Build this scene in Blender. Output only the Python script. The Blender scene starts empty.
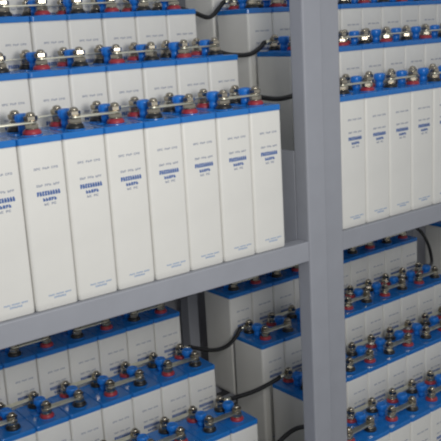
import bpy, bmesh, math, random
from mathutils import Matrix, Vector
random.seed(7)
S = bpy.context.scene
C = S.collection
PI = math.pi

# ------------------------------------------------------------------ measures
ZB = 1.85                      # height of the front row's lid seam above the floor
W = 0.11389                    # pitch of the batteries along a row
D = 0.1728                     # depth of a battery
H = 0.405                      # height of the white case
G = 0.238                      # gap between neighbouring racks
RY, RZ, RA = 0.0195, -0.0067, 0.02627   # the right rack stands slightly askew
# rows: depth of the front face, height of the lid seam
ROWS = {
    'U1': (0.0, 0.0), 'U2': (0.2194, 0.1378), 'U3': (0.4217, 0.2817), 'U4': (0.626, 0.424),
    'L4': (0.6253, -0.7897), 'L3': (0.4328, -0.9406), 'L2': (0.2119, -1.0706), 'L1': (0.0006, -1.1957),
}
OFF = {'LU1': -.0185, 'LU2': .0096, 'LU3': .0071, 'LU4': .003, 'LL4': -.0067, 'LL3': .0021, 'LL2': .0103, 'LL1': .004,
       'RU1': .0052, 'RU2': .0038, 'RU3': -.0065, 'RU4': .0, 'RL4': .0029, 'RL3': -.0019, 'RL2': -.0011, 'RL1': -.0025}

# ------------------------------------------------------------------ materials
def mat(name, col, rough=.5, metal=0., noise=0., scale=30., bump=0., spec=.5, coat=0.):
    m = bpy.data.materials.new(name); m.use_nodes = True
    nt = m.node_tree; b = nt.nodes['Principled BSDF']
    b.inputs['Base Color'].default_value = (*col, 1)
    b.inputs['Roughness'].default_value = rough
    b.inputs['Metallic'].default_value = metal
    b.inputs['Specular IOR Level'].default_value = spec
    b.inputs['Coat Weight'].default_value = coat
    if noise or bump:
        tc = nt.nodes.new('ShaderNodeTexCoord')
        n = nt.nodes.new('ShaderNodeTexNoise'); n.inputs['Scale'].default_value = scale
        n.inputs['Detail'].default_value = 4
        nt.links.new(tc.outputs['Object'], n.inputs['Vector'])
        if noise:
            r = nt.nodes.new('ShaderNodeValToRGB')
            r.color_ramp.elements[0].position = .3; r.color_ramp.elements[1].position = .7
            r.color_ramp.elements[0].color = (*[c * (1 - noise) for c in col], 1)
            r.color_ramp.elements[1].color = (*[min(1, c * (1 + noise)) for c in col], 1)
            nt.links.new(n.outputs['Fac'], r.inputs['Fac'])
            nt.links.new(r.outputs['Color'], b.inputs['Base Color'])
        if bump:
            bp = nt.nodes.new('ShaderNodeBump'); bp.inputs['Strength'].default_value = bump
            bp.inputs['Distance'].default_value = .002
            nt.links.new(n.outputs['Fac'], bp.inputs['Height'])
            nt.links.new(bp.outputs['Normal'], b.inputs['Normal'])
    return m

M_CASE = mat('white_plastic', (.765, .755, .715), .42, noise=.025, scale=9)
M_INKG = mat('grey_ink', (.30, .33, .42), .6)
M_INKB = mat('blue_ink', (.05, .13, .38), .6)
M_INKP = mat('pale_blue_ink', (.33, .43, .60), .6)
M_LID = mat('blue_plastic', (.016, .175, .55), .2, noise=.06, scale=40)
M_VENT = mat('vent_blue_plastic', (.018, .20, .68), .28)
M_NUT = mat('nickel_steel', (.46, .415, .335), .2, 1., noise=.12, scale=90)
M_BAR = mat('tinned_copper', (.76, .74, .60), .36, 1., noise=.1, scale=60)
M_RED = mat('red_rubber', (.36, .03, .045), .4)
M_BLACK = mat('black_rubber', (.012, .012, .014), .4)
M_CABLE = mat('cable_rubber', (.011, .011, .012), .45, bump=.1, scale=200)
M_RACK = mat('grey_painted_steel', (.335, .346, .385), .5, noise=.03, scale=14, bump=.05)
M_WALL = mat('wall_paint', (.5, .5, .53), .85, noise=.04, scale=5)
M_FLOOR = mat('floor_concrete', (.25, .245, .24), .6, noise=.12, scale=6)

# ------------------------------------------------------------------ mesh helpers
def box(bm, x0, x1, y0, y1, z0, z1, mi=0, bev=0.):
    vs = [bm.verts.new((x, y, z)) for x in (x0, x1) for y in (y0, y1) for z in (z0, z1)]
    fs = []
    for q in ((0, 1, 3, 2), (4, 6, 7, 5), (0, 4, 5, 1), (2, 3, 7, 6), (0, 2, 6, 4), (1, 5, 7, 3)):
        f = bm.faces.new([vs[i] for i in q]); f.material_index = mi; fs.append(f)
    if bev:
        es = set(e for f in fs for e in f.edges)
        bmesh.ops.bevel(bm, geom=list(es), offset=bev, segments=2, profile=.5, affect='EDGES')

def rrect(x0, x1, y0, y1, r, n=4):
    pts = []
    for cx, cy, a in ((x1 - r, y1 - r, 0), (x0 + r, y1 - r, 90), (x0 + r, y0 + r, 180), (x1 - r, y0 + r, 270)):
        for i in range(n + 1):
            t = math.radians(a + 90 * i / n)
            pts.append((cx + r * math.cos(t), cy + r * math.sin(t)))
    return pts

def loft(bm, loops, smooth=True, mi=0, cap0=True, cap1=True):
    """loops: list of lists of 3-D points of equal length"""
    R = [[bm.verts.new(p) for p in lp] for lp in loops]
    n = len(R[0])
    for a, b in zip(R, R[1:]):
        for i in range(n):
            f = bm.faces.new((a[i], a[(i + 1) % n], b[(i + 1) % n], b[i])); f.smooth = smooth; f.material_index = mi
    if cap0: bm.faces.new(list(reversed(R[0]))).material_index = mi
    if cap1: bm.faces.new(R[-1]).material_index = mi

def lathe(bm, prof, cx=0, cy=0, n=20, mi=0, smooth=True):
    loft(bm, [[(cx + r * math.cos(2 * PI * i / n), cy + r * math.sin(2 * PI * i / n), z) for i in range(n)] for r, z in prof], smooth, mi)

def mesh(name, bm, *mats):
    bmesh.ops.recalc_face_normals(bm, faces=bm.faces)
    me = bpy.data.meshes.new(name); bm.to_mesh(me); bm.free()
    for m in mats: me.materials.append(m)
    return me

def obj(name, me, parent=None, loc=(0, 0, 0)):
    o = bpy.data.objects.new(name, me); C.objects.link(o); o.location = loc
    if parent: o.parent = parent
    return o

def tag(o, label, cat, group=None):
    o['label'] = label; o['category'] = cat
    if group: o['group'] = group
    return o

# ------------------------------------------------------------------ the battery (origin: front bottom centre)
CW, CD = 0.1122, 0.1700        # case footprint
TF, TR = 0.043, 0.137          # front and rear terminal, depth from the front face
VY = 0.090                     # vent
LT = 0.016                     # lid thickness

def case_mesh():
    bm = bmesh.new()
    def lp(z, ins, r): return [(x, y, z) for x, y in rrect(-CW / 2 + ins, CW / 2 - ins, ins, CD - ins, r, 5)]
    loft(bm, [lp(0, .003, .008), lp(.003, .0004, .009), lp(.02, 0, .009), lp(H - .006, 0, .009), lp(H, .0008, .009)])
    # printed marking: blurred groups of little strokes, on the front face
    rnd = random.Random(3)
    y0, y1 = -.0005, .0008
    def strokes(xa, xb, zc, h, mi, groups, wt):
        # letter-like blocks made of an upright, and one or two bars
        tot = sum(groups) + .8 * (len(groups) - 1)
        cw = (xb - xa) / tot; x = xa
        for g in groups:
            for k in range(g):
                a = x + .1 * cw; b = x + .88 * cw
                box(bm, a, a + wt, y0, y1, zc - h / 2, zc + h / 2, mi)
                for zz in rnd.sample((-.5, 0, .5), 2):
                    z = zc + zz * (h - wt)
                    box(bm, a + wt, b, y0, y1, z - wt / 2, z + wt / 2, mi)
                if rnd.random() < .5: box(bm, b - wt, b, y0, y1, zc - h / 2 + wt, zc + h / 2 - wt, mi)
                x += cw
            x += .8 * cw
    o = .006
    strokes(-.031 + o, .031 + o, H - .060, .0052, 1, (3, 3, 3), .0013)
    strokes(-.029 + o, .031 + o, H - .100, .0055, 1, (3, 3, 3), .0013)
    strokes(-.030 + o, .031 + o, H - .1195, .0108, 2, (9,), .0040)
    strokes(-.016 + o, .020 + o, H - .1345, .0080, 2, (5,), .0029)
    strokes(-.014 + o, .018 + o, H - .1460, .0055, 1, (2, 2), .0016)
    strokes(-.028 + o, .033 + o, .0345, .0040, 3, (4, 5, 4), .0014)
    strokes(-.014 + o, .018 + o, .0275, .0048, 3, (7,), .0017)
    return mesh('case', bm, M_CASE, M_INKG, M_INKB, M_INKP)

def lid_mesh():
    bm = bmesh.new()
    e = .0006
    def lp(z, ins, r): return [(x, y, z) for x, y in rrect(-CW / 2 - e + ins, CW / 2 + e - ins, -.0012 + ins, CD + .0012 - ins, r, 4)]
    loft(bm, [lp(H, .0006, .008), lp(H + .001, 0, .008), lp(H + LT - .003, 0, .008), lp(H + LT - .0008, .0012, .008), lp(H + LT, .0035, .007),
              ], smooth=False)
    # raised bosses under the terminals and the low plate round the vent
    for y in (TF, TR):
        lathe(bm, [(.0260, H + LT - .001), (.0255, H + LT + .0015), (.0245, H + LT + .002)], 0, y, 24, smooth=False)
    loft(bm, [[(x, y, z) for x, y in rrect(-.0335 + i, .0335 - i, VY - .018 + i, VY + .018 - i, .006, 4)]
              for z, i in ((H + LT - .001, 0), (H + LT + .0012, 0), (H + LT + .002, .001))], smooth=False)
    return mesh('lid', bm, M_LID)

ZT = H + LT + .002             # where seals sit
def vent_mesh():
    bm = bmesh.new()
    lathe(bm, [(.0130, 0), (.0130, .012), (.0126, .014), (.0128, .021), (.0160, .023), (.0182, .028), (.0184, .041), (.0172, .0445), (.0120, .0460), (.0115, .0435), (.004, .0435), (.0035, .0445)], n=24)
    for k in range(12):         # grip ribs round the cap
        a = 2 * PI * k / 12
        lathe(bm, [(.0013, .030), (.0013, .041)], .0183 * math.cos(a), .0183 * math.sin(a), 6, smooth=False)
    return mesh('vent_cap', bm, M_VENT)

def seal_mesh(m):
    bm = bmesh.new()
    lathe(bm, [(.0222, 0), (.0226, .002), (.0220, .006), (.0190, .0100), (.0175, .0118)], n=24)
    return mesh('seal_ring', bm, m)

def hexa(bm, r, z0, z1, c=.0012, rot=0.):
    def lp(rr, z): return [(rr * math.cos(rot + PI / 3 * i), rr * math.sin(rot + PI / 3 * i), z) for i in range(6)]
    loft(bm, [lp(r - c, z0), lp(r, z0 + c), lp(r, z1 - c), lp(r - 1.6 * c, z1)], smooth=False)

BZ0, BZ1 = .0250, .0300        # the connector bar's slot above ZT
def terminal_mesh():
    bm = bmesh.new()
    lathe(bm, [(.0165, .0119), (.0168, .0128), (.0168, .0140)], n=24)          # washer
    hexa(bm, .0172, .0140, BZ0 - .0002, rot=.3)                                 # lower nut
    lathe(bm, [(.0062, .024), (.0062, .046)], n=14)                             # stud
    lathe(bm, [(.0150, BZ1 + .0002), (.0153, BZ1 + .0008), (.0150, BZ1 + .0022)], n=24)
    hexa(bm, .0165, BZ1 + .0022, .0430, rot=.75)                                # upper nut
    lathe(bm, [(.0112, .0425), (.0110, .0470), (.0085, .0505), (.0045, .0522), (.001, .0527)], n=18)   # domed cap
    return mesh('terminal', bm, M_NUT)

ME = dict(case=case_mesh(), lid=lid_mesh(), vent=vent_mesh(), term=terminal_mesh(), red=seal_mesh(M_RED), black=seal_mesh(M_BLACK))

def make_battery(front_red):
    r = bpy.data.objects.new('battery', None); C.objects.link(r); r.empty_display_size = .05
    obj('case', ME['case'], r)
    obj('lid', ME['lid'], r)
    obj('vent_cap', ME['vent'], r, (0, VY, H + LT + .0018))
    for y, red in ((TF, front_red), (TR, not front_red)):
        t = obj('terminal', ME['term'], r, (0, y, ZT))
        s = obj('seal_ring', ME['red' if red else 'black'], t)
        s['label'] = ('red' if red else 'black') + ' seal ring under the terminal nuts'
    return r

def copy_tree(o, parent=None):
    c = o.copy(); C.objects.link(c); c.parent = parent
    for ch in list(o.children): copy_tree(ch, c)
    return c

PROTO = {}
def battery(front_red):
    if front_red not in PROTO:
        PROTO[front_red] = make_battery(front_red); return PROTO[front_red]
    return copy_tree(PROTO[front_red])

# ------------------------------------------------------------------ connector bar with two holes
def plate_mesh(name, L, w, th, hole, m):
    """flat bar of length L between hole centres, along x, rounded ends, two holes"""
    cu = bpy.data.curves.new('outline', 'CURVE'); cu.dimensions = '2D'; cu.fill_mode = 'BOTH'
    cu.extrude = th / 2 - .0005; cu.bevel_depth = .0005; cu.bevel_resolution = 1
    def poly(pts):
        s = cu.splines.new('POLY'); s.points.add(len(pts) - 1); s.use_cyclic_u = True
        for p, q in zip(s.points, pts): p.co = (*q, 0, 1)
    w2 = w / 2 - .0005; h = L / 2; n = 12
    pts = [(h + w2 * math.cos(t), w2 * math.sin(t)) for t in [-PI / 2 + PI * i / n for i in range(n + 1)]]
    pts += [(-h + w2 * math.cos(t), w2 * math.sin(t)) for t in [PI / 2 + PI * i / n for i in range(n + 1)]]
    poly(pts)
    for sx in (-h, h):
        poly([(sx + (hole + .0005) * math.cos(-2 * PI * i / 16), (hole + .0005) * math.sin(-2 * PI * i / 16)) for i in range(16)])
    o = bpy.data.objects.new('tmp', cu); C.objects.link(o)
    bpy.context.view_layer.update()
    me = bpy.data.meshes.new_from_object(o.evaluated_get(bpy.context.evaluated_depsgraph_get()))
    bpy.data.objects.remove(o); bpy.data.curves.remove(cu)
    me.name = name; me.materials.clear(); me.materials.append(m)
    return me

BAR = plate_mesh('connector_bar', W, .024, BZ1 - BZ0 - .0006, .0075, M_BAR)

# ------------------------------------------------------------------ place the rows
ORD = ['', 'second', 'third', 'fourth', 'fifth', 'sixth', 'seventh', 'eighth', 'ninth', 'tenth']
NUM = ['one', 'two', 'three', 'four', 'five', 'six', 'seven', 'eight', 'nine', 'ten']
ROWNAME = {'U1': 'front row', 'U2': 'second row', 'U3': 'third row', 'U4': 'fourth row',
           'L4': 'back row', 'L3': 'second row from back', 'L2': 'third row from back', 'L1': 'front row'}
yaw = math.atan(RA)
def place(rack, x, y, z):
    """rack coordinates to world"""
    if rack == 'L': return Vector((x, y, z + ZB)), 0.
    return Vector((x, y + RY + RA * x, z + ZB + RZ)), yaw

COUNT = {'L': {'U1': 9, 'U2': 8, 'U3': 7, 'U4': 7, 'L4': 7, 'L3': 8, 'L2': 9, 'L1': 9},
         'R': {r: 10 for r in ROWS}}
X3 = G + 10 * W + G + .03            # where the rack beyond begins
cells = {}
for rack in 'LR':
    side = 'left rack' if rack == 'L' else 'right rack'
    end = 'right end' if rack == 'L' else 'left end'
    for r, (yr, zr) in ROWS.items():
        lev = 'upper shelf' if r[0] == 'U' else 'lower shelf'
        odd_red = {'LU1': 1, 'LU2': 0, 'LU3': 1, 'LU4': 0, 'LL4': 1, 'LL3': 0, 'LL2': 1, 'LL1': 0,
                   'RU1': 0, 'RU2': 1, 'RU3': 0, 'RU4': 1, 'RL4': 0, 'RL3': 1, 'RL2': 0, 'RL1': 1}[rack + r]
        for i in range(COUNT[rack][r]):
            red = bool(odd_red) ^ bool(i % 2)
            b = battery(red)
            x = (-(i + .5) * W if rack == 'L' else G + (i + .5) * W) + OFF[rack + r]
            dy = random.uniform(-.0016, .0016)
            p, a = place(rack, x, yr + dy, zr - H)
            b.location = p; b.rotation_euler = (0, 0, a)
            where = ('at ' + end) if i == 0 else ORD[i] + ' from ' + end
            tag(b, f'blue-lidded white battery, {where}, {ROWNAME[r]}, {lev}, {side}', 'battery',
                f'batteries on the {lev} of the {side}')
            cells[rack, r, i] = b
# the next rack beyond, only its back row shows
for i in range(3):
    b = battery(bool(i % 2))
    p, a = place('R', X3 + (i + .5) * W, ROWS['L4'][0], ROWS['L4'][1] - H)
    b.location = p; b.rotation_euler = (0, 0, a)
    tag(b, 'blue-lidded white battery at the far right edge, ' + ('first' if i == 0 else ORD[i]) + ' on the farthest rack', 'battery', 'batteries on the farthest rack')
    cells['F', 'L4', i] = b

def stud(key, rear):
    """world point at the bar slot of one terminal"""
    b = cells[key]
    v = Matrix.Rotation(b.rotation_euler.z, 3, 'Z') @ Vector((0, TR if rear else TF, ZT + (BZ0 + BZ1) / 2))
    return Vector(b.location) + v

def bar(k0, k1, rear, label):
    p, q = stud(k0, rear), stud(k1, rear)
    o = obj('connector_bar', BAR, None, (p + q) / 2)
    d = q - p
    o.rotation_euler = (0, 0, math.atan2(d.y, d.x))
    tag(o, label, 'connector bar', 'connector bars between the batteries')

for rack in 'LR':
    for r in ROWS:
        n = COUNT[rack][r]
        for i in range(n - 1):
            rear = i % 2 == 1
            lab = (f"{'rear' if rear else 'front'} connector bar, batteries {NUM[i]} and {NUM[i+1]} from "
                   f"{'right' if rack == 'L' else 'left'}, {ROWNAME[r]}, {'upper' if r[0]=='U' else 'lower'} {'left' if rack=='L' else 'right'} rack")
            a, b = (i + 1, i) if rack == 'L' else (i, i + 1)
            bar((rack, r, a), (rack, r, b), rear, lab)
bar(('F', 'L4', 0), ('F', 'L4', 1), False, 'front connector bar on the first two batteries of the farthest rack')
bar(('F', 'L4', 1), ('F', 'L4', 2), True, 'rear connector bar behind the vents on the farthest rack')

# ------------------------------------------------------------------ cables
def catmull(P, n=10):
    P = [P[0] * 2 - P[1]] + P + [P[-1] * 2 - P[-2]]
    out = []
    for i in range(1, len(P) - 2):
        a, b, c, d = P[i - 1:i + 3]
        for k in range(n):
            t = k / n
            out.append(.5 * ((2 * b) + (c - a) * t + (2 * a - 5 * b + 4 * c - d) * t * t + (3 * b - a - 3 * c + d) * t ** 3))
    out.append(P[-2]); return out

def tube(bm, pts, r, n=12):
    loops = []; up = Vector((0, 0, 1)); N = None
    for i, p in enumerate(pts):
        t = (pts[min(i + 1, len(pts) - 1)] - pts[max(i - 1, 0)]).normalized()
        if N is None:
            N = t.cross(up)
            if N.length < .1: N = t.cross(Vector((0, 1, 0)))
        N = (N - t * N.dot(t)).normalized(); B = t.cross(N)
        loops.append([p + r * (math.cos(2 * PI * k / n) * N + math.sin(2 * PI * k / n) * B) for k in range(n)])
    loft(bm, loops)

LUG = plate_mesh('lug', .001, .023, .0042, .0072, M_BAR)   # replaced below by a proper ring
def lug_mesh():
    bm = bmesh.new()
    n = 24; r0, r1, h = .0075, .0125, .0021
    rings = []
    for r, z in ((r0, -h), (r1, -h), (r1, h), (r0, h)):
        rings.append([bm.verts.new((r * math.cos(2 * PI * i / n), r * math.sin(2 * PI * i / n), z)) for i in range(n)])
    for a, b in zip(rings, rings[1:] + rings[:1]):
        for i in range(n): bm.faces.new((a[i], a[(i + 1) % n], b[(i + 1) % n], b[i]))
    box(bm, .0115, .0225, -.0085, .0085, -h, h)
    loft(bm, [[(x, .0085 * math.cos(2 * PI * k / 14), .0085 * math.sin(2 * PI * k / 14)) for k in range(14)] for x in (.0215, .042)])
    return mesh('lug', bm, M_BAR)
bpy.data.meshes.remove(LUG); LUG = lug_mesh()

def cable(k0, k1, a0, a1, mids, label, r=.0078):
    """a0/a1: heading of the lugs in degrees; mids: offsets from the chord (fraction, dx, dz)"""
    p, q = stud(k0, True), stud(k1, True)
    d0 = Vector((math.cos(math.radians(a0)), math.sin(math.radians(a0)), 0))
    d1 = Vector((math.cos(math.radians(a1)), math.sin(math.radians(a1)), 0))
    pts = [p + d0 * .024, p + d0 * .045]
    for f, dx, dz in mids: pts.append(p.lerp(q, f) + Vector((dx, 0, dz)))
    pts += [q + d1 * .045, q + d1 * .024]
    bm = bmesh.new()
    o0 = p
    tube(bm, [v - o0 for v in catmull(pts)], r)
    o = obj('cable', mesh('cable', bm, M_CABLE), None, o0)
    tag(o, label, 'cable', 'cables bridging the racks')
    l0 = obj('lug', LUG, o); l0.rotation_euler = (0, 0, math.radians(a0))
    l1 = obj('lug', LUG, o, q - o0); l1.rotation_euler = (0, 0, math.radians(a1))
    return o

def bridge(r, mids, label, a0=0, a1=180):
    cable(('L', r, 0), ('R', r, 0), a0, a1, mids, label)

bridge('U1', [(.2, 0, -.012), (.42, 0, -.028), (.6, 0, -.028), (.8, 0, -.012)], 'straight black cable from the front row of the upper shelf to the grey post')
bridge('U2', [(.2, 0, -.014), (.4, 0, -.033), (.65, 0, -.036), (.8, 0, -.016)], 'sagging black cable across the gap, second row of the upper shelf')
bridge('U3', [(.2, 0, -.014), (.45, 0, -.036), (.65, 0, -.052), (.8, 0, -.018)], 'sagging black cable across the gap, third row at the top')
bridge('U4', [(.2, 0, -.012), (.5, 0, -.04), (.8, 0, -.012)], 'black cable across the gap, fourth row, hidden at the top')
bridge('L4', [(.2, 0, -.012), (.4, 0, -.03), (.6, 0, -.03), (.8, 0, -.012)], 'black cable just below the grey beam, back row of the lower shelf')
bridge('L3', [(.2, 0, -.012), (.45, 0, -.046), (.65, 0, -.05), (.8, 0, -.024)], 'sagging black cable across the gap, second row from back, lower shelf')
bridge('L2', [(.2, 0, -.005), (.5, 0, -.012), (.8, 0, -.004)], 'nearly straight black cable across the gap, third row from back, lower shelf')
bridge('L1', [(.3, 0, .03), (.5, 0, .045), (.7, 0, .03)], 'black cable arching towards the post, at the bottom of the gap')
cable(('R', 'L4', 9), ('R', 'L3', 9), 0, 0, [(0, .085, .004), (.1, .140, .012), (.25, .185, -.002), (.45, .195, -.03), (.7, .165, -.05), (.95, .10, -.022)], 'black cable looping down from the right end of the lower back row')

# ------------------------------------------------------------------ racks
def rail(bm, x0, x1, y0, y1, z0, z1): box(bm, x0, x1, y0, y1, z0, z1, bev=.002)
UB, LB = -H, ROWS['L1'][1] - H        # shelf heights of the front rows
def make_rack(xl0, xl1, xr0, xr1, xrear0, xrear1, xrl0, xrl1, label):
    """xl: left front post, xr: right front post, xrear: right rear post, xrl: left rear post"""
    root = bpy.data.objects.new('battery_rack', None); C.objects.link(root)
    def part(name, *b, bev=.003):
        bm = bmesh.new()
        x0, x1, y0, y1, z0, z1 = b
        cx, cy, cz = (x0 + x1) / 2, (y0 + y1) / 2, (z0 + z1) / 2
        box(bm, x0 - cx, x1 - cx, y0 - cy, y1 - cy, z0 - cz, z1 - cz, bev=bev)
        return obj(name, mesh(name, bm, M_RACK), root, (cx, cy, cz))
    zt, zf = .86, -ZB
    part('front_post', xl0, xl1, -.014, .043, zf, zt, bev=.005)
    part('front_post', xr0, xr1, -.014, .043, zf, zt, bev=.005)
    part('rear_post', xrl0, xrl1, .845, .90, zf, zt)
    part('rear_post', xrear0, xrear1, .845, .90, zf, zt)
    for base, rows in ((UB, ('U1', 'U2', 'U3', 'U4')), (LB, ('L1', 'L2', 'L3', 'L4'))):
        part('front_beam', xl1, xr0, -.012, .034, base - .062, base - .0005)
        arms = ((xl0 + .012, xl1 - .012), (xr0 + .012, xr1 - .012))
        za = base - .062
        for a0, a1 in arms:
            part('side_arm', a0, a1, .043, .845, za, za + .042)
        for a0 in (xl1 - .0033, xr0 + .0003):
            part('end_panel', a0, a0 + .003, .0433, .19, za + .001, base + .27, bev=.0008)
        part('rear_beam', min(arms[0][0], xrl0), max(arms[1][1], xrear1), .805, .845, za + .0425, za + .08)
        for k, r in enumerate(rows):
            y, z = ROWS[r]; zb = z - H - .0005
            for yy in ((.135,) if k == 0 else (.018, .135)):
                zr = max(zb - .032, za + .042)
                part('support_rail', arms[0][0], arms[1][1], y + yy - .014, y + yy + .014, zb - .019 if k == 0 else zb - .032, zb, bev=.002)
                if k:
                    for a0, a1 in arms:
                        part('riser', a0 + .005, a1 - .005, y + yy - .012, y + yy + .012, za + .042, zb - .032, bev=.001)
    tag(root, label, 'rack', 'grey steel battery racks')
    return root

XL = -10 * W - .02
left = make_rack(XL - .11, XL - .035, .0625, .1365, -.01, .05, XL - .02, XL + .05, 'grey steel rack left of the joined posts, carrying the near batteries')
left.location = (0, 0, ZB)
XR = G + 10 * W
right = make_rack(.1422, .2305, XR + .0625, XR + .1375, XR - .01, XR + .05, .212, .262, 'grey steel rack right of the joined posts')
right.location = (0, RY, ZB + RZ); right.rotation_euler = (0, 0, yaw)
far = copy_tree(right)
d = XR
far.location = (d * math.cos(yaw), RY + d * math.sin(yaw), ZB + RZ)
tag(far, 'grey steel rack farthest right, mostly out of view past the looped cable', 'rack', 'grey steel battery racks')

# ------------------------------------------------------------------ room
def struct(name, me, loc=(0, 0, 0)):
    o = obj(name, me, None, loc); o['kind'] = 'structure'; return o
bm = bmesh.new(); box(bm, -3.6, 4.6, -3.6, 1.5, -.1, 0); struct('floor', mesh('floor', bm, M_FLOOR))
bm = bmesh.new(); box(bm, -3.6, 4.6, 1.02, 1.14, 0, 3.3); struct('wall_back', mesh('wall_back', bm, M_WALL))

# ------------------------------------------------------------------ light
w = bpy.data.worlds.new('World'); S.world = w; w.use_nodes = True
w.node_tree.nodes['Background'].inputs['Color'].default_value = (.93, .96, 1, 1)
w.node_tree.nodes['Background'].inputs['Strength'].default_value = .44
def area(name, loc, target, sx, sy, power, col):
    l = bpy.data.lights.new(name, 'AREA'); l.shape = 'RECTANGLE'; l.size = sx; l.size_y = sy; l.energy = power; l.color = col
    o = bpy.data.objects.new(name, l); C.objects.link(o); o.location = loc
    o.rotation_euler = (Vector(target) - Vector(loc)).to_track_quat('-Z', 'Y').to_euler()
    return o
area('lamp_light', (-.80, -1.75, 2.25), (-.1, 0, 1.4), .5, .5, 20, (1, .98, .94))

# ------------------------------------------------------------------ camera
f, a, b, c = 818.674, 0.6272033, -0.2342763, -0.0576119
cx, cy = 220.148, 219.110
ca, sa = math.cos(a), math.sin(a)
fwd = Vector((math.cos(b) * sa, math.cos(b) * ca, math.sin(b)))
rt = Vector((ca, -sa, 0)); up = rt.cross(fwd)
r2 = math.cos(c) * rt + math.sin(c) * up; u2 = -math.sin(c) * rt + math.cos(c) * up
cam = bpy.data.cameras.new('Camera'); co = bpy.data.objects.new('Camera', cam); C.objects.link(co)
m = Matrix((r2, u2, -fwd)).transposed().to_4x4()
m.translation = Vector((-1.54670, -1.78332, 0.24778 + ZB)); co.matrix_world = m
cam.sensor_width = 36; cam.lens = f * 36 / 441; cam.clip_start = .05
cam.shift_x = (220.5 - cx) / 441; cam.shift_y = (cy - 220.5) / 441
S.camera = co
S.cycles.filter_width = 2.2      # the photograph is a little soft
vs = S.view_settings
vs.view_transform = 'Standard'; vs.look = 'None'; vs.gamma = 1; vs.exposure = 0; vs.use_curve_mapping = False
